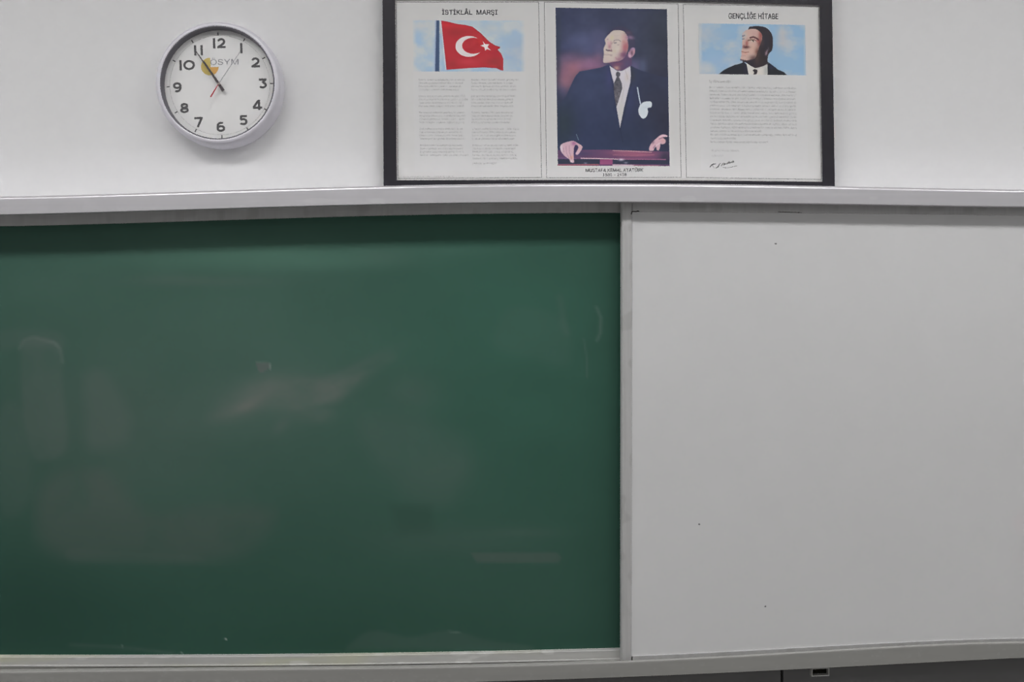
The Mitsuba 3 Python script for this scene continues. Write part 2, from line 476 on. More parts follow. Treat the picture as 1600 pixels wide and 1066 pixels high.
cv.fill(rounded([(70, 760), (160, 735), (230, 800), (330, 790), (430, 800), (380, 865), (300, 876), (200, 868), (110, 872), (60, 840)]), (86, 86, 84), 0.34, 44, within=sm_n2)
cv.fill(rounded([(110, 858), (180, 862), (300, 868), (310, 878), (190, 880), (110, 876)]), (90, 92, 90), 0.16, 7)
cv.fill(rounded([(560, 660), (640, 650), (730, 690), (720, 780), (660, 790), (600, 740)]), CH, 0.18, 44, within=sm_n2)
cv.blob(700, 730, 50, 30, CH, 0.14)
cv.fill([(610, 790), (675, 790), (678, 832), (625, 836)], (40, 64, 55), 0.30, 20)
cv.blob(700, 845, 130, 24, CH, 0.16)
cv.fill([(735, 864), (870, 863), (878, 872), (872, 880), (745, 880)], (98, 92, 92), 0.30, 5)
cv.blob(820, 832, 60, 7, CH, 0.17)
cv.line([(932, 480), (939, 497), (938, 520), (933, 532)], 5, (104, 110, 106), 0.32, 4)
cv.line([(912, 530), (917, 560), (917, 590)], 3, CH, 0.28, 3)
cv.line([(875, 465), (882, 510), (886, 520)], 10, CH, 0.18, 8)
cv.fill(rounded([(800, 480), (880, 500), (890, 570), (830, 560), (770, 540)]), CH, 0.10, 20)
cv.fill(rounded([(580, 985), (640, 996), (700, 985), (760, 1000), (830, 1010), (800, 1016), (580, 1014), (540, 1016)]), CH, 0.20, 8)
cv.line([(702, 987), (718, 989)], 2.5, (120, 128, 124), 0.35, 2)
cv.line([(110, 1008), (180, 1011), (270, 1020)], 4, CH, 0.28, 5)
for x, y in ((190, 1010), (352, 999), (283, 1021)):
    cv.fill(rounded([(x - 1.6, y), (x, y - 1.8), (x + 1.6, y), (x, y + 1.8)]), (150, 158, 154), 0.8, 1.6)
nr, nc = 230, len(gx)
rim = np.concatenate([np.arange(nc) * nr, (nc - 1) * nr + np.arange(1, nr), np.arange(nc - 2, -1, -1) * nr + nr - 1, np.arange(nr - 2, 0, -1)])
bk = gm.vertices[rim] + [0, 0.0025, 0]
n0, nb = len(gm.vertices), len(rim)
vs = np.vstack([gm.vertices, bk, [bk.mean(0)]])
fs = [list(t) for j in range(nb) for t in ((rim[j], rim[(j + 1) % nb], n0 + (j + 1) % nb), (rim[j], n0 + (j + 1) % nb, n0 + j), (n0 + (j + 1) % nb, n0 + nb, n0 + j))]
cv.C = np.vstack([cv.C, cv.C[rim], cv.C[:1]])
gm = trimesh.Trimesh(vs, np.vstack([gm.faces, fs]), process=False)
gm.fix_normals()
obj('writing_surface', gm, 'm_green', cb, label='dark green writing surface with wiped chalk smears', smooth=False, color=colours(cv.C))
# core behind the surface, frames
obj('backing_panel', slab(xs, lambda x: green_top(x) - 3, lambda x: green_bot(x) + 3, P_GREEN - 0.003, 0.004), 'm_dark_panel', cb)
obj('top_frame', slab(xs, lambda x: rail_bot(x) - 6, green_top, P_GREEN + 0.008, P_GREEN - 0.03), 'm_stile', cb, label='narrow grey frame strip under the rail')
bev = 0.0018
obj('bottom_frame', sweep(xs, strip_bot, green_bot, [(0.02, 0, -0.010), (0.064, 0, -0.010), (0.064, 0, -0.0006), (0.0690, 0, 0), (0.0690, 0, 0.0020), (0.0660, 0, 0.0032), (0.066, 1, -bev), (0.066 - bev, 1, 0), (0.02, 1, 0)], 0.066), 'm_dusty', cb, label='chalk-dusted grey strip along the foot of the board')
# top rail with rounded front edge
prof = [(0.002, 0.40, 0), (P_RAIL - 0.014, 0.40, 0), (P_RAIL - 0.012, 0, 0), (P_RAIL - 0.001, 0, 0), (P_RAIL, 0, 0.001), (P_RAIL, 1, -0.0085)]
R = 0.0085
for a in np.linspace(0, math.pi / 2, 8)[1:]:
    prof.append((P_RAIL - R + R * math.cos(a), 1, -R + R * math.sin(a)))
prof.append((0.002, 1, 0))
obj('top_rail', sweep(xs, rail_bot, rail_top, prof, P_RAIL), 'm_aluminium', cb, label='silver aluminium rail along the top', smooth=35)
# chalk tray: ledge, raised lip, front face leaning back towards its foot
PT = 0.118
r = 0.0035
prof = [(0.004, 1, -0.0118), (0.062, 1, -0.0118), (PT - 0.008, 1, -0.0118), (PT - 0.008, 1, -r)]
for a in np.linspace(math.pi, 0, 7):
    prof.append((PT - 0.004 + 0.004 * math.cos(a), 1, -r + r * math.sin(a)))
prof += [(PT, 1, -0.006), (PT - 0.006, 0, 0.001), (PT - 0.008, 0, 0), (0.004, 0, 0)]
obj('chalk_tray', sweep(xs, face_bot, lip_top, prof, PT), 'm_tray', cb, label='grey chalk tray along the bottom', smooth=35)
# small open bracket hanging under the tray
o, i_ = [(1268, 1036), (1296, 1034.5), (1296, 1056.4), (1268, 1057.6)], [(1269.8, 1046.6), (1294.4, 1045.0), (1294.4, 1055.0), (1269.8, 1055.9)]
ring = Polygon(o).difference(Polygon(i_))
m = trimesh.creation.extrude_polygon(ring, 1.0, engine='earcut')
pp = 0.086 + 0.014 * m.vertices[:, 2]
fr = at(m.vertices[:, 0], m.vertices[:, 1], 0.10)
m.vertices = np.c_[fr[:, 0], -pp, fr[:, 2]]
m.fix_normals()
obj('bracket', m, 'm_tray', cb, label='small open rectangular metal bracket under the tray')
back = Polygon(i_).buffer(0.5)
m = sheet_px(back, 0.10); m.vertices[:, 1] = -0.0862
obj('hollow_shade_sheet', m, 'm_hollow_shade', 'chalkboard__bracket')  # black sheet standing in for the darkness inside the bracket

# sliding whiteboard
wb = thing('whiteboard', 'white sliding board panel in an aluminium frame, in front of the green board', 'whiteboard')
XW1 = 2090.0
wx = np.linspace(984.0, XW1 - 12, 50)
obj('writing_surface', slab(wx, lambda x: white_top(x) - 0.5, lambda x: white_bot(x) + 0.5, P_WHITE, P_WHITE - 0.022), 'm_whiteboard', wb, label='plain white writing surface')
sx0 = lambda t: 971.4 - 0.3 * t
PF = P_WHITE + 0.004


def stile(x0, x1):
    tl, tr = at(x0, wframe_top(x0), PF), at(x1, wframe_top(x1), PF)
    bl, br_ = at(x0 - 0.4, wframe_bot(x0) - 0.5, PF), at(x1 - 1.5, wframe_bot(x1) - 0.5, PF)
    c = 0.003
    loops = []
    for p, ins in ((P_WHITE - 0.024, 0), (PF - c, 0), (PF, c), ):
        loops.append([(tl[0] + ins, tl[2]), (tr[0] - ins, tr[2]), (br_[0] - ins, br_[2]), (bl[0] + ins, bl[2])])
    v = np.array([(x, -p, z) for (p, L) in zip((P_WHITE - 0.024, PF - c, PF), loops) for x, z in L])
    f = [[0, 1, 2], [0, 2, 3], [8, 10, 9], [8, 11, 10]]
    for k in (0, 4):
        for j in range(4):
            a, b = k + j, k + (j + 1) % 4
            f += [[a, b, b + 4], [a, b + 4, a + 4]]
    mm = trimesh.Trimesh(v, f, process=False); mm.fix_normals()
    return mm


obj('stile', stile(971.6, 988.6), 'm_stile', wb, label='upright aluminium edge of the sliding panel')
obj('stile', stile(XW1 - 17, XW1), 'm_stile', wb)
fx = np.linspace(988.6, XW1 - 17, 45)
obj('top_frame', slab(fx, wframe_top, white_top, PF, P_WHITE - 0.024), 'm_stile', wb, label='narrow grey top frame')
obj('bottom_frame', slab(fx, white_bot, wframe_bot, PF, P_WHITE - 0.024), 'm_stile', wb, label='narrow grey bottom frame')
tape = union_all([LineString([(986.5, 334.5), (987.3, 331.2), (990, 330.3), (992.5, 330.6)]).buffer(0.8), LineString([(993.5, 330.8), (995.5, 330.0), (998, 330.2)]).buffer(0.9)])
obj('scuff_mark', sheet_px(tape, PF + 0.0004), 'm_black_mark', wb, label='black scuff in the upper left corner of the frame')
obj('scuff_mark', sheet_px(LineString([(1216, 331.2), (1236, 331.8), (1252, 332.2)]).buffer(0.5), PF + 0.0004), 'm_numeral', wb)

# dark wall panels below the board
seam = at(1221.5, 1058, 0.012)[0]
obj('trim_1', bx(RX0, RX1, -0.003, 0.0, 0.10, 0.86), 'm_seam', kind='structure', label='dark wall cladding below the board')
obj('panel', bx(RX0 + 0.01, seam - 0.0035, -0.014, -0.003, 0.10, 0.86), 'm_dark_panel', 'trim_1')
obj('panel', bx(seam + 0.0035, RX1 - 0.01, -0.014, -0.003, 0.10, 0.86), 'm_dark_panel', 'trim_1')

# ------------------------------------------------------------------ framed poster
po = thing('framed_poster', 'wide black-framed poster of three printed panels standing on the board rail', 'poster')
PP = 0.024
O = [(597.4, -22), (1300.2, -17), (1304.9, 296), (599.2, 296)]
I = [(617.3, -1.6), (1280.6, 7.9), (1285.2, 284.3), (619.8, 282.0)]
# outer lower edge stands on the rail
zr = at(960, rail_top(960), P_RAIL)[2] + 0.0008


def loop(q, p, n=12):
    out = []
    for k in range(4):
        a, b = np.array(q[k], float), np.array(q[(k + 1) % 4], float)
        for t in np.arange(n) / n:
            c = a + (b - a) * t
            if k in (0, 2):
                c[1] += (-3.4 if k == 0 else -1.6) * 4 * t * (1 - t) * (1 if q is I else 0.8)
            out.append(c)
    out = np.array(out)
    return at(out[:, 0], out[:, 1], p)


lo0 = loop(O, 0.028); lo1 = loop(O, 0.028); inner = loop(I, 0.030); innb = loop(I, PP)
for L in (lo0, lo1):
    L[24:37, 2] = zr
lo0[:, 1] = -0.001
mid = lo1.copy(); mid[:, 1] = -0.026
chf = lo1.copy(); chf[:, 1] = -0.030
cen = chf.mean(0); chf[:, [0, 2]] += np.sign(cen[[0, 2]] - chf[:, [0, 2]]) * 0.0015
inn_f = loop(I, 0.030)
loops = [lo0, mid, chf, inn_f, innb]
n = len(lo0)
v = np.vstack(loops)
f = []
for k in range(len(loops) - 1):
    for j in range(n):
        a, b = k * n + j, k * n + (j + 1) % n
        f += [[a, b, b + n], [a, b + n, a + n]]
m = trimesh.Trimesh(v, f, process=False)
obj('frame', m, 'm_frame', po, label='black frame')
# paper
q = loop(I, PP)
q2 = q.copy(); c0 = q.mean(0); q2[:, 0] += np.sign(q[:, 0] - c0[0]) * 0.004; q2[:, 2] += np.sign(q[:, 2] - c0[2]) * 0.003
vv = np.vstack([q2, [c0]]); k = len(q2)
m = facing(trimesh.Trimesh(vv, [[j, (j + 1) % k, k] for j in range(k)], process=False))
obj('paper', m, 'm_paper', po, label='off-white paper')
E1, E2 = PP + 0.0003, PP + 0.0006


def outline(q, w=1.0, bow=0.0):
    pts = []
    for k in range(4):
        a, b = np.array(q[k], float), np.array(q[(k + 1) % 4], float)
        for t in np.arange(8) / 8:
            c = a + (b - a) * t
            if k in (0, 2):
                c[1] -= bow * 4 * t * (1 - t)
            pts.append(c)
    return Polygon(pts).buffer(w / 2, join_style=2).difference(Polygon(pts).buffer(-w / 2, join_style=2))


obj('border_line', sheet_px(outline([(619.2, 3.4), (841.6, 3.2), (846.2, 277.4), (622.0, 278.9)]), E1), 'm_ink_grey', po)
obj('border_line', sheet_px(outline([(850.4, 3.3), (1059.5, 6.2), (1064.3, 277.1), (854.0, 277.9)]), E1), 'm_ink_grey', po)
obj('border_line', sheet_px(outline([(1067.6, 6.8), (1279.4, 10.8), (1283.7, 280.4), (1072.5, 277.2)]), E1), 'm_ink_grey', po)

# left panel: title, flag picture, two columns of verse
obj('title_text', text_px('İSTİKLÂL  MARŞI', 690.5, 777.5, 22.8, 22.8, 7.2, E1, True), 'm_ink', po, label='black title lettering')
Lb = [(645, 31.6), (819, 31.6), (823, 266.5), (648, 268)]
obj('column_background', sheet_px(Polygon(Lb), E1 - 0.0002), 'm_tint', po)
fm, X, Y = print_mesh([(644.8, 31.8), (819.3, 32.0), (819.8, 111.8), (645.6, 111.6)], 351, 162, E1)
s6 = lambda pts: [(640 + x / 8.65, 25 + y / 8.65) for x, y in pts]
cv = Canvas(X, Y, (158, 184, 206))
qn = meshkit.fbm(np.c_[X / 24, Y / 20, 0 * X], 4, 7)
cv.put(np.clip((qn - 0.40) * 3.2, 0, 1) * 0.85, (196, 200, 200))
cv.blob(810, 80, 22, 30, (160, 176, 196), 0.6); cv.blob(770, 45, 22, 12, (192, 196, 196), 0.7); cv.blob(655, 40, 12, 10, (196, 197, 197), 0.8)
ed = np.clip((X - 643.5) / 8, 0, 1) * np.clip((821 - X) / 8, 0, 1)
cv.put(1 - ed, (200, 200, 198))
cv.fill(s6([(362, 55), (402, 55), (402, 760), (343, 760)]), (60, 80, 114), 1, 1.0)
cv.line(s6([(352, 60), (340, 750)]), 1.4, (140, 160, 196), 0.7)
cv.line(s6([(425, 80), (490, 720)]), 2.4, (206, 204, 214), 0.8)
flag = s6([(428, 64), (500, 74), (640, 108), (760, 124), (850, 146), (960, 232), (1080, 350), (1150, 395), (1225, 420), (1215, 438), (1186, 456), (1240, 512), (1265, 580), (1265, 738), (1230, 732), (1180, 706), (1000, 694), (800, 704), (500, 726)])
fw = cv.fill(flag, (178, 42, 52), 1, 1.0)
cv.line(flag + flag[:1], 1.0, (128, 30, 58), 0.55, 1.2, within=fw)
for (x, y, sx, sy, c, a) in ((500, 110, 60, 40, (200, 36, 46), .7), (700, 130, 200, 40, (196, 40, 54), .6), (620, 220, 120, 60, (158, 44, 48), .6), (560, 650, 100, 60, (156, 46, 50), .6), (800, 620, 160, 50, (200, 62, 76), .6),
                             (1150, 620, 120, 60, (150, 52, 54), .7), (1210, 700, 40, 40, (146, 48, 50), .7), (950, 340, 60, 50, (198, 46, 44), .6), (1150, 500, 60, 50, (168, 36, 54), .5), (850, 400, 120, 80, (184, 46, 54), .4)):
    cv.blob(640 + x / 8.65, 25 + y / 8.65, sx / 8.65, sy / 8.65, c, a, within=fw)
th = np.linspace(0, 2 * math.pi, 60)
cres = Polygon(s6(np.c_[802 + 182 * np.cos(th), 411 + 142 * np.sin(th)])).difference(Polygon(s6(np.c_[862 + 152 * np.cos(th) , 402 + 108 * np.sin(th)])))
cres = max(getattr(cres, 'geoms', [cres]), key=lambda g: g.area)
cv.fill(np.array(cres.exterior.coords)[:-1], (222, 214, 214), 1, 0.9)
cv.fill(s6([(986, 336), (1022, 380), (1078, 382), (1052, 418), (1100, 466), (1046, 446), (1022, 470), (1012, 424), (954, 400), (1004, 384)]), (226, 218, 218), 1, 0.8)
obj('flag_picture', fm, 'm_print', po, label='printed picture of a red flag with white crescent and star on blue sky', smooth=True, color=colours(cv.C, 1.16))

VERSE = '''Korkma, sönmez bu şafaklarda yüzen al sancak;
Sönmeden yurdumun üstünde tüten en son ocak.
O benim milletimin yıldızıdır, parlayacak;
O benimdir, o benim milletimindir ancak.
Çatma, kurban olayım, çehreni ey nazlı hilâl!
Kahraman ırkıma bir gül! Ne bu şiddet, bu celâl?
Sana olmaz dökülen kanlarımız sonra helâl...
Hakkıdır, Hakk'a tapan, milletimin istiklâl!
Ben ezelden beridir hür yaşadım, hür yaşarım.
Hangi çılgın bana zincir vuracakmış? Şaşarım!
Kükremiş sel gibiyim, bendimi çiğner, aşarım.
Yırtarım dağları, enginlere sığmam, taşarım.
Garbın âfâkını sarmışsa çelik zırhlı duvar,
Benim iman dolu göğsüm gibi serhaddim var.
Ulusun, korkma! Nasıl böyle bir imanı boğar,
"Medeniyet!" dediğin tek dişi kalmış canavar?
Arkadaş! Yurduma alçakları uğratma, sakın.
Siper et gövdeni, dursun bu hayâsızca akın.
Doğacaktır sana va'dettiği günler Hakk'ın...
Kim bilir, belki yarın, belki yarından da yakın.
Bastığın yerleri "toprak!" diyerek geçme, tanı:
Düşün altındaki binlerce kefensiz yatanı.
Sen şehit oğlusun, incitme, yazıktır, atanı:
Verme, dünyaları alsan da, bu cennet vatanı.
Kim bu cennet vatanın uğruna olmaz ki fedâ?
Şühedâ fışkıracak toprağı sıksan, şühedâ!
Cânı, cânânı, bütün varımı alsın da Hudâ,
Etmesin tek vatanımdan beni dünyada cüdâ.
Ruhumun senden, İlâhî, şudur ancak emeli:
Değmesin mabedimin göğsüne nâmahrem eli.
Bu ezanlar-ki şahadetleri dinin temeli-
Ebedî yurdumun üstünde benim inlemeli.
O zaman vecd ile bin secde eder -varsa- taşım,
Her cerîhamdan, İlâhî, boşanıp kanlı yaşım,
Fışkırır ruh-ı mücerred gibi yerden na'şım;
O zaman yükselerek arşa değer belki başım.
Dalgalan sen de şafaklar gibi ey şanlı hilâl!
Olsun artık dökülen kanlarımın hepsi helâl.
Ebediyyen sana yok, ırkıma yok izmihlâl:
Hakkıdır, hür yaşamış, bayrağımın hürriyet;
Hakkıdır, Hakk'a tapan, milletimin istiklâl!'''.split('\n')
for st in range(10):
    lines = VERSE[st * 4: st * 4 + 4] if st < 9 else VERSE[36:]
    col, k = st // 5, st % 5
    x0 = (654.0 if col == 0 else 736.0) + 0.55 * k
    ms = []
    for j, t in enumerate(lines):
        yb = 125.8 + 25.6 * k + 5.15 * j
        x1 = x0 + 75 * min(len(t) / 47.0, 1.02) * (1.0 + 0.0)
        ms.append(text_px(t, x0, x1, yb, yb - 0.1, 2.5, E1, False))
    obj('verse', join(ms), 'm_ink_grey', po)
obj('attribution', text_px('Mehmet Âkif ERSOY', 738.5, 776, 256.8, 256.7, 2.6, E1), 'm_ink_grey', po)
dash, x = [], 623.5
for k in range(26):
    w = 1.2 + 3.4 * ((k * 37) % 11) / 11
    dash.append(LineString([(x, 276.4 - 0.007 * (x - 623)), (x + w, 276.4 - 0.007 * (x + w - 623))]).buffer(0.45, cap_style=2)); x += w + 0.9
    if x > 708:
        break
obj('imprint', sheet_px(union_all(dash), E1), 'm_ink_soft', po)

# middle panel: portrait
KM = 'MUSTAFA KEMAL ATATÜRK'
obj('caption_text', join([text_px(KM, 915, 1005, 268.8, 268.2, 5.0, E1, True), text_px('1881 - 1938', 942, 979, 275.4, 275.2, 4.4, E1, True)]), 'm_ink', po, label='black caption lettering under the portrait')
pm, X, Y = print_mesh([(868.0, 12.0), (1042.1, 14.3), (1046.3, 259.6), (871.6, 258.9)], 300, 420, E1)
cv = Canvas(X, Y, (50, 57, 84))
B = cv.blob
B(880, 30, 60, 30, (52, 60, 92), .7); B(1040, 60, 36, 60, (42, 50, 64), .9); B(1035, 120, 30, 60, (44, 46, 66), .8)
B(915, 66, 26, 16, (76, 84, 120), .8); B(936, 58, 16, 16, (86, 86, 122), .6); B(884, 74, 14, 8, (62, 72, 110), .7)
B(900, 104, 28, 16, (142, 98, 118), .95); B(883, 118, 13, 20, (138, 98, 122), .9); B(925, 96, 18, 10, (128, 96, 128), .85); B(934, 88, 8, 12, (124, 92, 118), .8)
B(896, 110, 10, 12, (152, 98, 108), .6); B(878, 140, 9, 9, (70, 76, 112), .8); B(872, 70, 5, 90, (44, 56, 72), .6)
B(992, 104, 12, 12, (98, 90, 128), .8); B(1004, 104, 7, 12, (72, 84, 112), .7); B(1010, 70, 14, 18, (58, 66, 88), .5)
B(905, 62, 22, 10, (78, 84, 122), .5); B(925, 78, 18, 9, (82, 88, 128), .6); B(938, 72, 10, 10, (92, 90, 126), .5); B(890, 90, 16, 8, (112, 90, 122), .6); B(925, 104, 24, 8, (146, 104, 136), .75); B(886, 128, 14, 14, (150, 104, 118), .7)
cv.noise(16, 8, 21, octaves=4)
jk = cv.fill([(951, 101), (939, 105.6), (924, 108.6), (906, 111.7), (900, 118), (896, 125), (890, 138), (885, 150), (878, 160), (860, 166), (860, 270), (1060, 270), (1060, 124), (1030, 119), (1014, 114), (1003, 111), (994, 107), (984, 102)], (46, 56, 86), 1, 2.0)
for a in ((918, 140, 30, 30, (56, 66, 98), .8), (930, 118, 26, 8, (52, 64, 98), .7), (952, 122, 6, 20, (62, 64, 110), .7), (882, 195, 18, 34, (40, 54, 66), .95), (1020, 170, 34, 70, (42, 46, 66), .8), (1040, 200, 14, 50, (40, 40, 58), .7),
          (985, 150, 10, 30, (50, 58, 96), .7), (940, 220, 40, 20, (44, 54, 84), .6), (985, 215, 40, 24, (42, 52, 76), .7), (988, 118, 5, 12, (48, 52, 64), .8)):
    B(*a[:4], a[4], a[5], within=jk)
cv.noise(9, 3.5, 23, within=jk)
cv.line([(952, 104), (958, 134), (962, 168), (969, 202), (973, 222)], 1.6, (34, 40, 66), .6, 2, within=jk)
cv.line([(986, 104), (986, 132), (976, 172), (969, 202)], 1.8, (34, 38, 58), .6, 2, within=jk)
c5 = lambda pts: [(935 + x / 14.21, 35 + y / 14.21) for x, y in pts]
# hair, neck, ear, face
cv.fill(rounded(c5([(200, 280), (300, 160), (420, 95), (560, 92), (690, 170), (790, 290), (815, 420), (810, 540), (740, 600), (660, 600), (560, 300)])), (58, 54, 80), .85, 3)
nk = cv.fill(rounded(c5([(230, 870), (420, 820), (600, 720), (700, 680), (735, 760), (740, 900), (720, 960), (600, 1040), (480, 1075), (370, 1040), (270, 950)])), (90, 66, 100), 1, 2)
B(963.5, 106.5, 5, 4.5, (186, 142, 132), .9, within=nk); B(966, 100, 8, 3, (120, 72, 100), .8, within=nk); B(980, 100, 6, 6, (82, 74, 110), .7, within=nk)
fc = cv.fill(rounded(c5([(146, 372), (180, 318), (240, 256), (310, 192), (370, 172), (470, 176), (570, 202), (640, 300), (665, 420), (668, 560), (640, 660), (600, 740), (545, 810), (460, 856), (350, 874), (240, 892), (140, 900), (106, 870), (112, 780), (122, 700), (116, 640), (112, 590), (140, 520), (160, 460), (142, 410)]), 4), (199, 186, 178), 1, 1.4)
fb = lambda x, y, sx, sy, c, a, rot=0.0: B(935 + x / 14.21, 35 + y / 14.21, sx / 14.21, sy / 14.21, c, a, rot, within=fc)
fb(590, 560, 75, 130, (176, 106, 114), .95); fb(640, 520, 60, 120, (160, 92, 104), .7); fb(560, 720, 100, 90, (128, 78, 106), .95); fb(620, 760, 70, 80, (98, 70, 108), .9)
fb(470, 830, 90, 60, (148, 100, 122), .8); fb(640, 330, 70, 70, (164, 116, 138), .85); fb(400, 890, 160, 30, (150, 96, 110), .7); fb(560, 310, 60, 90, (196, 158, 150), .6); fb(560, 430, 40, 40, (180, 128, 122), .6)
fb(300, 340, 40, 50, (200, 192, 150), .5); fb(230, 460, 40, 50, (204, 164, 172), .7); fb(250, 540, 36, 50, (170, 112, 128), .7); fb(280, 460, 18, 40, (176, 132, 140), .6); fb(205, 376, 16, 14, (160, 118, 140), .6)
fb(430, 600, 60, 70, (206, 196, 186), .7); fb(500, 640, 40, 40, (186, 158, 150), .6); fb(350, 640, 50, 30, (196, 182, 160), .5)
ln = lambda pts, w, c, a: cv.line(c5(pts), w, c, a * 0.72, 1.4)
ln([(350, 402), (400, 388), (462, 394), (490, 420)], 1.1, (104, 92, 98), .8); ln([(300, 470), (330, 440), (352, 420)], 1.4, (150, 120, 122), .7)
ln([(362, 458), (392, 452)], 2.0, (92, 84, 92), .85); ln([(425, 500), (455, 497)], 1.3, (126, 106, 108), .6)
ln([(178, 610), (210, 628), (240, 622)], 2.0, (60, 46, 60), .9); ln([(250, 628), (290, 632)], 2.2, (88, 56, 72), .85); ln([(286, 600), (298, 622)], 1.4, (130, 90, 100), .7); ln([(240, 596), (262, 590)], 1.6, (214, 186, 190), .6)
ln([(130, 718), (190, 722), (250, 718), (300, 724)], 1.1, (140, 116, 118), .75); ln([(262, 738), (298, 742)], 1.2, (146, 122, 124), .7); ln([(140, 690), (220, 690)], .8, (170, 150, 146), .5); ln([(380, 780), (410, 810)], 1.6, (160, 108, 126), .6)
fb(180, 820, 80, 60, (198, 180, 178), .6)
ln([(360, 300), (460, 296)], .8, (176, 160, 156), .5); ln([(360, 350), (470, 350)], .8, (176, 158, 154), .4)
er = cv.fill(rounded(c5([(665, 660), (700, 590), (760, 560), (808, 580), (812, 660), (780, 740), (730, 780), (690, 784), (665, 740)])), (176, 136, 156), .95, 1.4)
B(935 + 700 / 14.21, 35 + 740 / 14.21, 2.6, 2.6, (206, 172, 190), .9); B(935 + 745 / 14.21, 35 + 680 / 14.21, 1.8, 4, (92, 66, 88), .8); B(935 + 765 / 14.21, 35 + 580 / 14.21, 3.4, 1.8, (150, 130, 176), .6); B(935 + 790 / 14.21, 35 + 650 / 14.21, 1.8, 3, (190, 140, 146), .7)
cv.fill(rounded(c5([(650, 380), (720, 400), (790, 420), (812, 500), (740, 560), (690, 640), (655, 640), (668, 520)])), (62, 60, 86), .85, 3)
B(935 + 710 / 14.21, 35 + 335 / 14.21, 5.5, 3, (150, 118, 148), .75, .2); B(935 + 660 / 14.21, 35 + 230 / 14.21, 5, 3, (88, 66, 86), .7)
# shirt and tie
sh = cv.fill([(952.3, 102.6), (955, 115), (959, 130), (962, 150), (963, 167), (968.7, 200), (975, 169), (982, 140), (984.8, 130), (985.9, 119), (984.9, 103.2), (977, 108), (972, 110.8), (964, 110.6), (958, 106.4)], (200, 196, 204), 1, 1.2)
B(980, 120, 4, 8, (200, 190, 184), .7, within=sh); B(970, 175, 6, 22, (192, 192, 186), .7, within=sh); cv.line([(977, 109), (981, 124)], 1.0, (166, 156, 160), .5); cv.line([(976, 132), (971, 160)], 1, (176, 172, 170), .4)
ti = cv.fill([(962.8, 113.4), (965.5, 111.6), (969.4, 114.5), (968.7, 118.4), (967, 120), (971.4, 130), (972.3, 138), (968, 152), (963.9, 165), (962.9, 166), (960.2, 153), (958.8, 138), (959.5, 130), (964, 119.7), (962, 117.3)], (76, 76, 86), 1, 1.0)
B(965, 150, 5, 14, (108, 104, 112), .8, within=ti); cv.noise(2.6, 30, 31, within=ti)
# pocket flower
cv.line([(996, 137), (998.7, 152.8), (1001.5, 166)], 1.9, (196, 206, 216), .95)
c4 = lambda pts: [(955 + x / 7.9, 130 + y / 7.9) for x, y in pts]
cv.fill(rounded(c4([(362, 268), (400, 232), (480, 225), (503, 250), (494, 296), (450, 310), (456, 360), (430, 420), (386, 436), (346, 390), (334, 330), (350, 285)])), (204, 213, 219), 1, 1.2)
B(955 + 430 / 7.9, 130 + 300 / 7.9, 5, 2, (186, 196, 204), .5)
# desk
dk = cv.fill([(860, 234.6), (950, 233.8), (1060, 237.5), (1060, 262), (860, 262)], (96, 66, 98), 1, 1.2)
for a in ((995, 241, 34, 5, (146, 84, 110), .9), (900, 240, 26, 5, (70, 62, 96), .9), (975, 238, 20, 3, (150, 92, 116), .7), (1040, 246, 10, 12, (52, 50, 70), .9)):
    B(*a[:4], a[4], a[5], within=dk)
cv.fill([(868, 248.5), (1060, 249.8), (1060, 257), (868, 256)], (44, 48, 68), 1, 1.4, within=dk)
cv.line([(958, 235.4), (985, 236.2), (1018, 238)], 1.2, (196, 156, 160), .85); cv.line([(872, 247), (900, 248.2)], 1.6, (110, 90, 130), .6); cv.line([(908, 247.4), (940, 248), (965, 248.8)], 1.6, (204, 178, 188), .9)
cv.line([(965, 248.6), (1040, 249.4)], 1.6, (158, 96, 128), .8); cv.line([(958, 242), (990, 243), (1022, 242)], 1.2, (176, 112, 128), .6)
cv.fill([(937, 249), (957, 249), (957.5, 257), (937.5, 257)], (148, 76, 116), .9, 1); B(970.5, 249.6, 4.5, 1.8, (210, 202, 214), .95); B(978, 254.5, 3, 1.6, (150, 150, 166), .7); B(915, 255, 2.5, 1.2, (150, 150, 170), .7)
cv.line([(872, 258), (935, 257.4)], 2, (150, 92, 96), .85); cv.line([(958, 258), (990, 258.6)], 2.2, (202, 182, 190), .9); cv.line([(990, 258.6), (1030, 259)], 1.6, (160, 110, 120), .7)
# hands
c3 = lambda pts: [(866 + x / 7.9, 130 + y / 7.9) for x, y in pts]
cv.line(c3([(274, 632), (300, 702)]), 1.2, (110, 128, 142), .8)
hl = cv.fill(rounded(c3([(74, 775), (110, 742), (180, 720), (240, 712), (290, 740), (335, 766), (350, 790), (330, 832), (302, 872), (280, 886), (262, 868), (288, 820), (298, 782), (266, 762), (246, 795), (240, 870), (242, 935), (244, 980), (202, 976), (185, 940), (140, 910), (96, 862), (76, 815)]), 4), (198, 166, 178), 1, 1.2)
B(876.5, 232, 2.5, 8, (214, 206, 214), .8, within=hl); B(897, 224, 4, 4, (150, 84, 130), .7, within=hl); B(893, 246, 3, 3, (206, 150, 130), .7, within=hl); B(905, 232, 4, 5, (206, 172, 170), .6, within=hl)
for pts in ([(145, 780), (150, 860), (185, 930)], [(185, 770), (190, 860), (215, 940)], [(115, 800), (120, 850)]):
    cv.line(c3(pts), .9, (150, 116, 136), .6)
cv.fill(rounded(c3([(246, 800), (266, 770), (296, 786), (284, 822), (258, 868), (246, 870)])), (56, 48, 84), .9, 1.2)
B(893, 252, 2, 1.4, (214, 208, 210), .8)
hr = cv.fill(rounded(c4([(468, 830), (478, 770), (520, 715), (570, 670), (610, 640), (650, 632), (692, 645), (690, 662), (640, 670), (668, 700), (668, 738), (630, 756), (610, 748), (602, 792), (585, 832), (560, 820), (556, 792), (535, 800), (520, 832)]), 4), (206, 170, 180), 1, 1.2)
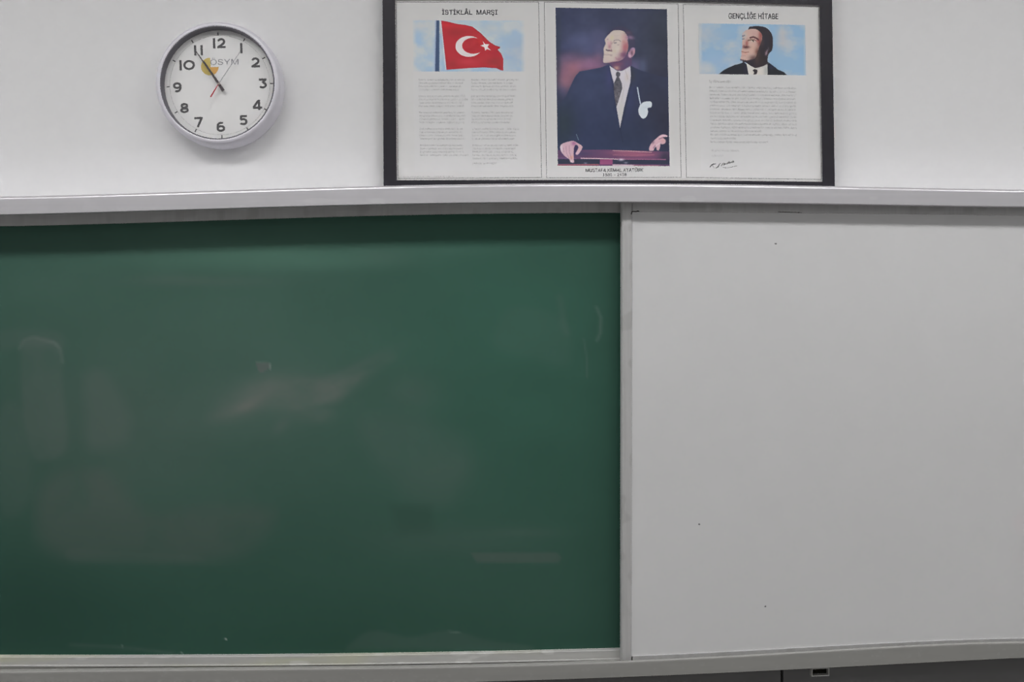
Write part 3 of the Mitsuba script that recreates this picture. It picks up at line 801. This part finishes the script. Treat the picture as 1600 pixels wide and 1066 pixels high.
B(1020, 222, 2.4, 3, (96, 70, 90), .6); B(1036, 220, 4, 3, (206, 158, 158), .7); cv.line(c4([(540, 780), (600, 740)]), 1.4, (222, 206, 212), .7); cv.line(c4([(520, 800), (545, 770)]), 1.2, (120, 80, 110), .6); cv.line(c4([(590, 690), (640, 672)]), 1.2, (110, 70, 90), .6)
cv.line(c4([(600, 660), (640, 645), (690, 655)]), 1.6, (218, 196, 206), .6)
obj('portrait_picture', pm, 'm_print', po, label='printed portrait of a man in a dark suit and tie looking up to the left', smooth=True, color=colours(cv.C, 1.16))

# right panel: title, small portrait, speech, signature
obj('title_text', text_px('GENÇLİĞE HİTABE', 1138.2, 1216, 29.0, 29.8, 8.2, E1, True), 'm_ink', po)
Rb = [(1091, 36), (1258, 38), (1263, 266.5), (1095.5, 264.5)]
obj('column_background', sheet_px(Polygon(Rb), E1 - 0.0002), 'm_tint', po)
s7 = lambda pts: [(1085 + x / 9.04, 30 + y / 9.04) for x, y in pts]
sm, X, Y = print_mesh([(1090.6, 36.4), (1258.0, 39.0), (1259.8, 117.8), (1092.4, 115.4)], 336, 160, E1)
cv = Canvas(X, Y, (142, 176, 204))
B = cv.blob
qn = meshkit.fbm(np.c_[X / 22, Y / 17, 0 * X + 3], 4, 19)
cv.put(np.clip((qn - 0.42) * 3.0, 0, 1) * 0.8, (186, 192, 198))
B(1222, 60, 9, 18, (188, 186, 188), .8); B(1110, 55, 22, 14, (168, 182, 196), .6); B(1120, 95, 20, 12, (152, 178, 206), .6); B(1252, 80, 10, 26, (140, 176, 206), .7); B(1105, 108, 14, 8, (188, 194, 198), .7)
ed = np.clip((X - 1089.5) / 9, 0, 1) * np.clip((1262 - X) / 7, 0, 1)
cv.put(1 - ed, (198, 197, 194))
jk = cv.fill(s7([(340, 782), (400, 730), (450, 700), (560, 650), (640, 630), (695, 606), (740, 640), (768, 800), (340, 800)]), (26, 30, 40), 1, 1.0)
jr = cv.fill(s7([(1025, 596), (1100, 650), (1180, 712), (1262, 748), (1306, 790), (1306, 800), (1025, 800)]), (26, 30, 38), 1, 1.0)
B(1085 + 1090 / 9.04, 30 + 670 / 9.04, 5, 4, (24, 34, 66), .7, within=jr); B(1085 + 720 / 9.04, 30 + 700 / 9.04, 4, 8, (36, 30, 58), .6, within=jk)
hd = cv.fill(rounded(s7([(762, 138), (820, 104), (890, 97), (990, 112), (1060, 160), (1100, 235), (1108, 320), (1098, 430), (1050, 490), (1032, 560), (1030, 640), (960, 676), (860, 700), (780, 655), (730, 612), (680, 590), (760, 400)]), 4), (40, 33, 42), 1, 1.1)
B(1196, 66, 6, 12, (34, 34, 50), .7, within=hd); B(1183, 88, 5, 14, (74, 50, 46), .85, within=hd); B(1190, 66, 4, 7, (84, 60, 58), .6, within=hd); B(1190, 95, 6, 8, (50, 40, 38), .8, within=hd)
fc = cv.fill(rounded(s7([(772, 142), (860, 138), (920, 172), (955, 226), (950, 300), (915, 390), (885, 480), (860, 545), (800, 572), (740, 588), (676, 580), (652, 560), (664, 510), (664, 450), (676, 404), (674, 340), (680, 270), (678, 210), (715, 166)]), 4), (198, 168, 158), 1, 1.1)
fb = lambda x, y, sx, sy, c, a, rot=0.0: B(1085 + x / 9.04, 30 + y / 9.04, sx / 9.04, sy / 9.04, c, a, rot, within=fc)
fb(940, 220, 36, 80, (146, 74, 72), .9); fb(930, 340, 40, 70, (118, 62, 60), .95); fb(890, 460, 40, 60, (104, 62, 54), .95); fb(840, 550, 60, 40, (80, 56, 56), .85); fb(900, 300, 24, 24, (176, 84, 80), .7)
fb(820, 420, 50, 70, (204, 166, 148), .6); fb(850, 200, 50, 50, (192, 152, 150), .5); fb(740, 340, 22, 50, (150, 84, 80), .85); fb(730, 395, 46, 18, (70, 36, 40), .95); fb(700, 380, 14, 22, (120, 70, 70), .5)
fb(720, 240, 30, 60, (190, 186, 180), .6); fb(700, 210, 20, 40, (180, 184, 190), .6)
ln = lambda pts, w, c, a: cv.line(s7(pts), w, c, a, 1.0)
ln([(790, 262), (830, 252), (880, 270), (905, 292)], 2.6, (84, 48, 52), .9); ln([(760, 300), (800, 290), (830, 296)], 2.4, (110, 84, 70), .8); ln([(806, 306), (850, 314)], 2.0, (206, 196, 186), .7); ln([(822, 298), (834, 312)], 2.2, (70, 54, 52), .7); ln([(840, 290), (872, 304)], 1.6, (120, 80, 78), .7)
ln([(682, 240), (704, 232)], 2, (96, 100, 120), .8); ln([(680, 280), (700, 276)], 1.8, (110, 116, 130), .8)
ln([(668, 458), (720, 470), (764, 466)], 1.3, (150, 96, 88), .8); ln([(676, 486), (740, 492)], 1.8, (206, 152, 138), .6); ln([(664, 520), (720, 516)], 1.2, (170, 124, 116), .5); ln([(656, 575), (740, 592), (830, 570)], 2.2, (62, 46, 54), .7)
ln([(1010, 500), (1020, 470), (1030, 440)], 2.4, (120, 102, 118), .8); B(1085 + 1015 / 9.04, 30 + 480 / 9.04, 2, 3, (150, 124, 132), .8); B(1085 + 1045 / 9.04, 30 + 420 / 9.04, 1.4, 3, (84, 74, 84), .6)
sh = cv.fill(s7([(733, 618), (790, 655), (860, 692), (960, 668), (1032, 632), (1034, 800), (768, 800)]), (208, 204, 198), 1, 1.0)
B(1085 + 1010 / 9.04, 30 + 730 / 9.04, 4, 10, (168, 170, 168), .8, within=sh); cv.line(s7([(880, 700), (960, 690), (1020, 640)]), 1, (186, 182, 178), .5)
cv.fill(rounded(s7([(824, 722), (855, 706), (888, 722), (888, 752), (868, 780), (836, 778), (844, 750)])), (38, 32, 38), 1, 1.0)
obj('small_portrait_picture', sm, 'm_print', po, label='small printed portrait of a man in a black suit against blue sky', smooth=True, color=colours(cv.C, 1.12))

SPEECH = '''Birinci vazifen, Türk istiklâlini, Türk Cumhuriyetini, ilelebet, muhafaza ve müdafaa etmektir. Mevcudiyetinin ve istikbalinin yegâne temeli budur. Bu temel, senin, en kıymetli hazinendir. İstikbalde dahi, seni bu hazineden mahrum etmek isteyecek, dahilî ve haricî bedhahların olacaktır. Bir gün, istiklâl ve cumhuriyeti müdafaa mecburiyetine düşersen, vazifeye atılmak için, içinde bulunacağın vaziyetin imkân ve şerâitini düşünmeyeceksin! Bu imkân ve şerâit, çok nâmüsait bir mahiyette tezahür edebilir. İstiklâl ve cumhuriyetine kastedecek düşmanlar, bütün dünyada emsali görülmemiş bir galibiyetin mümessili olabilirler. Cebren ve hile ile aziz vatanın, bütün kaleleri zapt edilmiş, bütün tersanelerine girilmiş, bütün orduları dağıtılmış ve memleketin her köşesi bilfiil işgal edilmiş olabilir. Bütün bu şerâitten daha elîm ve daha vahim olmak üzere, memleketin dahilinde, iktidara sahip olanlar gaflet ve dalâlet ve hattâ hıyanet içinde bulunabilirler. Hattâ bu iktidar sahipleri şahsî menfaatlerini, müstevlilerin siyasî emelleriyle tevhit edebilirler. Millet, fakr u zaruret içinde harap ve bîtap düşmüş olabilir.'''.split()
END = 'Ey Türk istikbalinin evlâdı! İşte, bu ahval ve şerâit içinde dahi, vazifen; Türk istiklâl ve cumhuriyetini kurtarmaktır! Muhtaç olduğun kudret,'


def wrap(words, n):
    """n lines, the last one half full"""
    per = sum(len(w) + 1 for w in words) / (n - 0.42)
    out, cur = [], ''
    for w in words:
        if len(cur) + len(w) / 2 > per and len(out) < n - 1:
            out.append(cur.strip()); cur = ''
        cur += w + ' '
    return out + [cur.strip()]


def row(t, j, frac, h=2.7):
    x0, x1 = 1108.6 + 0.13 * j, 1243.4 + 0.13 * j
    yb = 137.6 + 5.70 * j
    return text_px(t, x0, x0 + (x1 - x0) * frac, yb, yb + 1.6 * frac * (1 - j / 22), h, E1)


ls = wrap(SPEECH, 13)
obj('speech_text', join([row(t, j, 1.0 if j < 12 else 0.6) for j, t in enumerate(ls)]), 'm_ink_grey', po)
obj('speech_text', join([row('Ey Türk istikbalinin evlâdı! İşte, bu ahval ve şerâit içinde dahi, vazifen; Türk istiklâl ve', 13, 1.0), row('cumhuriyetini kurtarmaktır!', 14, 0.29),
                         row('Muhtaç olduğun kudret, damarlarındaki asil kanda mevcuttur!', 15, 0.66)]), 'm_ink_grey', po)
obj('speech_heading', text_px('Ey Türk Gençliği!', 1108.4, 1141.6, 128.6, 129.0, 3.0, E1, True), 'm_ink_grey', po)
obj('attribution', join([text_px('Mustafa Kemal Atatürk', 1112, 1155, 236.4, 236.8, 2.6, E1), text_px('20 Ekim 1927', 1112, 1130, 244.4, 244.6, 2.4, E1)]), 'm_ink_soft', po)
s8 = lambda pts: [(1095 + x / 22.69, 225 + y / 22.69) for x, y in pts]
sig = [LineString(s8([(330, 820), (380, 750), (440, 715), (520, 705)])).buffer(0.62), LineString(s8([(440, 720), (420, 780), (470, 840), (560, 850), (620, 790), (660, 715)])).buffer(0.42), LineString(s8([(610, 830), (660, 720), (700, 690)])).buffer(0.4),
       LineString(s8([(730, 780), (765, 715), (800, 680), (850, 690), (835, 740), (800, 745)])).buffer(0.5), LineString(s8([(850, 720), (900, 700), (930, 710), (960, 670), (1000, 620), (1030, 650), (980, 690), (1060, 670), (1110, 630), (1160, 600), (1170, 640), (1130, 660)])).buffer(0.48),
       LineString(s8([(790, 830), (870, 845), (1000, 840), (1150, 810), (1280, 780)])).buffer(0.30)]
obj('signature', sheet_px(union_all(sig), E1), 'm_ink', po, label='black handwritten signature')

# ------------------------------------------------------------------ wall clock
ck = thing('wall_clock', 'round silver-rimmed wall clock with white dial on the wall left of the poster', 'clock')
PD = 0.034
C = at(343.7, 133.2, PD)
CX, CZ = C[0], C[2]
PXM = (2.40 - PD) / F     # metres per measured pixel on the dial


def lathe(profile, seg=96):
    """profile (radius, p) -> ring about the clock's axis"""
    pr = np.array(profile, float)
    th = np.arange(seg) * 2 * math.pi / seg
    v = np.stack([CX + pr[:, None, 0] * np.cos(th), -np.repeat(pr[:, 1:2], seg, 1), CZ + pr[:, None, 0] * np.sin(th)], -1).reshape(-1, 3)
    f = []
    for k in range(len(pr) - 1):
        for j in range(seg):
            a, b = k * seg + j, k * seg + (j + 1) % seg
            f += [[a, b, b + seg], [a, b + seg, a + seg]]
    return trimesh.Trimesh(v, f, process=False)


RD = 0.1315
case = [(RD + 0.0022, PD - 0.004), (RD + 0.0022, 0.0530), (RD + 0.0032, 0.0562), (0.1370, 0.0570), (0.1405, 0.0568), (0.1432, 0.0552), (0.1455, 0.0522), (0.1470, 0.0480), (0.1480, 0.0430), (0.1486, 0.0350), (0.1488, 0.0180), (0.1484, 0.0060), (0.1470, 0.0005), (0.10, 0.0005)]
m = lathe(case); m.fix_normals()
obj('case', m, 'm_clock_case', ck, label='silver grey plastic rim', smooth=40)
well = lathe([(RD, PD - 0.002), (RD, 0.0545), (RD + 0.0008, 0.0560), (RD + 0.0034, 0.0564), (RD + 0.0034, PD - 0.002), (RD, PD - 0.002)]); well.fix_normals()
obj('inner_ring', well, 'm_clock_well_shade', ck, label='inner wall of the rim, its shade put into the dark colour', smooth=40)
th = np.linspace(0, 2 * math.pi, 97)[:-1]


def dial(poly, p, h=0.0):
    """shape in dial coordinates (metres, x right, z up from the centre)"""
    m = tri(poly)
    v = m.vertices
    m.vertices = np.c_[CX + v[:, 0], np.full(len(v), -p), CZ + v[:, 1]]
    return facing(m)


def solid(poly, p, h):
    m = join([trimesh.creation.extrude_polygon(g, h, engine='earcut') for g in getattr(poly, 'geoms', [poly])])
    v = m.vertices.copy()
    m.vertices = np.c_[CX + v[:, 0], -(p + v[:, 2]), CZ + v[:, 1]]
    m.fix_normals()
    return m


obj('dial', dial(Polygon(np.c_[RD * np.cos(th), RD * np.sin(th)]), PD), 'm_dial', ck, label='white dial')
PN = PD + 0.0004


def stroke(pts, w=0.205, cap=2):
    return LineString(pts).buffer(w / 2, cap_style=cap, join_style=1)


def arc(cx, cy, rx, ry, a0, a1, n=20):
    t = np.radians(np.linspace(a0, a1, n))
    return list(zip(cx + rx * np.cos(t), cy + ry * np.sin(t)))


GL = {
    '0': (1.10, stroke(arc(0.55, 0.5, 0.43, 0.385, 0, 360, 40))),
    '1': (0.24, stroke([(0.12, 0), (0.12, 1)])),
    '2': (0.86, stroke(arc(0.42, 0.63, 0.27, 0.255, 165, -25) + [(0.60, 0.44), (0.14, 0.115)], cap=2).union(stroke([(0.04, 0.115), (0.82, 0.115)]))),
    '3': (0.80, union_all([stroke([(0.06, 0.885), (0.66, 0.885), (0.36, 0.57)]), stroke([(0.36, 0.56)] + arc(0.38, 0.345, 0.285, 0.23, 80, -150))])),
    '4': (0.92, union_all([stroke([(0.62, 0), (0.62, 1)]), stroke([(0.55, 0.90), (0.10, 0.27)]), stroke([(0.04, 0.235), (0.90, 0.235)])])),
    '5': (0.80, union_all([stroke([(0.72, 0.885), (0.19, 0.885), (0.15, 0.56)]), stroke([(0.13, 0.55)] + arc(0.37, 0.36, 0.29, 0.245, 105, -145))])),
    '6': (0.86, union_all([stroke(arc(0.43, 0.335, 0.295, 0.22, 0, 360, 36)), stroke([(0.135, 0.335), (0.14, 0.52)] + arc(0.47, 0.56, 0.33, 0.325, 175, 62))])),
    '7': (0.82, stroke([(0.02, 0.885), (0.70, 0.885), (0.30, 0.0)])),
    '8': (0.86, union_all([stroke(arc(0.43, 0.285, 0.30, 0.17, 0, 360, 36)), stroke(arc(0.43, 0.72, 0.245, 0.165, 0, 360, 36))])),
}
from shapely import affinity
GL['9'] = (0.86, affinity.rotate(GL['6'][1], 180, origin=(0.43, 0.5)))
TILT = math.radians(1.7)


def numeral(t):
    x, out = 0.0, []
    for ch in t:
        w, g = GL[ch]
        out.append(affinity.translate(g, x, 0)); x += w + (0.36 if t == '11' else 0.12)
    g = union_all(out)
    b = g.bounds
    return affinity.translate(g, -(b[0] + b[2]) / 2, -0.5)


c0 = (549.5, 502.8)
SPOT = {'12': (547, 213), '1': (698, 248), '2': (795, 346), '3': (845, 492), '4': (805, 640), '5': (710, 745), '6': (554, 790), '7': (402, 757), '8': (305, 660), '9': (257, 517), '10': (326, 364), '11': (404, 262)}
for k in range(1, 13):
    t = str(k)
    x, z = (SPOT[t][0] - c0[0]) / 4.442 * PXM, -(SPOT[t][1] - c0[1]) / 4.442 * PXM
    g = affinity.scale(numeral(t), 16.0 * PXM * 1.04, 16.0 * PXM, origin=(0, 0))
    g = affinity.translate(affinity.rotate(g, math.degrees(TILT), origin=(0, 0)), x, z)
    obj('numeral', dial(g, PN), 'm_numeral', ck)
for k in range(12):
    a = math.pi / 2 - k * math.pi / 6 + TILT
    r0, r1 = 77.5 * PXM, 82.3 * PXM
    g = LineString([(r0 * math.cos(a), r0 * math.sin(a)), (r1 * math.cos(a), r1 * math.sin(a))]).buffer(0.85 * PXM, cap_style=2)
    obj('tick_mark', dial(g, PN), 'm_numeral', ck)
ringline = Point(0, 0).buffer(77.4 * PXM, 48).difference(Point(0, 0).buffer(77.0 * PXM, 48))
obj('minute_track', dial(ringline, PN - 0.0001), 'm_ink_soft', ck)
# printed emblem and lettering
lc = (328.2, 104.2)
lx, lz = (lc[0] - 343.7) * PXM, -(lc[1] - 133.2) * PXM
R_ = 13.6 * PXM
ang = np.radians(np.linspace(88, 330, 40))
yel = Polygon([(lx + R_ * 0.12, lz - R_ * 0.02)] + list(zip(lx + R_ * np.cos(ang), lz + R_ * np.sin(ang))))
em = obj('emblem', dial(yel, PN), 'm_yellow', ck, label='yellow and orange round emblem')
ang = np.radians(np.linspace(-62, -4, 16))
org = Polygon([(lx - R_ * 0.05, lz - R_ * 0.04), (lx + R_ * 0.25, lz - R_ * 0.55)] + list(zip(lx + R_ * 1.02 * np.cos(ang), lz + R_ * 1.02 * np.sin(ang))))
obj('orange_wedge', dial(org, PN + 0.0001), 'm_orange', em)
m = flat_text('ÖSYM')
v = m.vertices; a, b = v[:, 0].min(), v[:, 0].max()
sx_ = 43.5 * PXM / (b - a)
m.vertices = np.c_[CX + (329.2 - 343.7) * PXM + (v[:, 0] - a) * sx_, np.full(len(v), -(PN + 0.0002)), CZ - (101.8 - 133.2) * PXM + v[:, 1] * 8.6 * PXM + (v[:, 0] - a) * sx_ * 0.015]
obj('lettering', facing(m), 'm_logo_grey', ck, label='grey lettering beside the emblem')


def hand(tip, tail, w_hub, w_tip, w_tail):
    a, b = np.array(tip, float), np.array(tail, float)
    d = (a - b) / np.linalg.norm(a - b); nrm = np.array([-d[1], d[0]])
    return Polygon([b + nrm * w_tail / 2, nrm * w_hub / 2, a + nrm * w_tip / 2, a - nrm * w_tip / 2, -nrm * w_hub / 2, b - nrm * w_tail / 2])


S = PXM / 4.442
obj('minute_hand', solid(hand((-155 * S, 227 * S), (30 * S, -46 * S), 12 * S, 5.5 * S, 20 * S), PD + 0.009, 0.0008), 'm_hand', ck, label='black minute hand near eleven')
obj('hour_hand', solid(hand((-106 * S, 160 * S), (27 * S, -42 * S), 17 * S, 10 * S, 22 * S), PD + 0.006, 0.0008), 'm_hand', ck, label='black hour hand near eleven')
sh = obj('second_hand', solid(hand((150 * S, 222 * S), (0, 0), 3.6 * S, 2.4 * S, 3.6 * S), PD + 0.012, 0.0006), 'm_second', ck, label='thin second hand with red tail')
obj('counterweight', solid(hand((0, 0), (-55 * S, -90 * S), 5 * S, 5 * S, 10 * S), PD + 0.012, 0.0006), 'm_red', sh)
hubm = lathe([(0.0001, PD), (0.0030, PD), (0.0030, PD + 0.013), (0.0022, PD + 0.0145), (0.0001, PD + 0.0147)], 20)
hubm.fix_normals()
obj('hub', hubm, 'm_hub', ck, smooth=40)
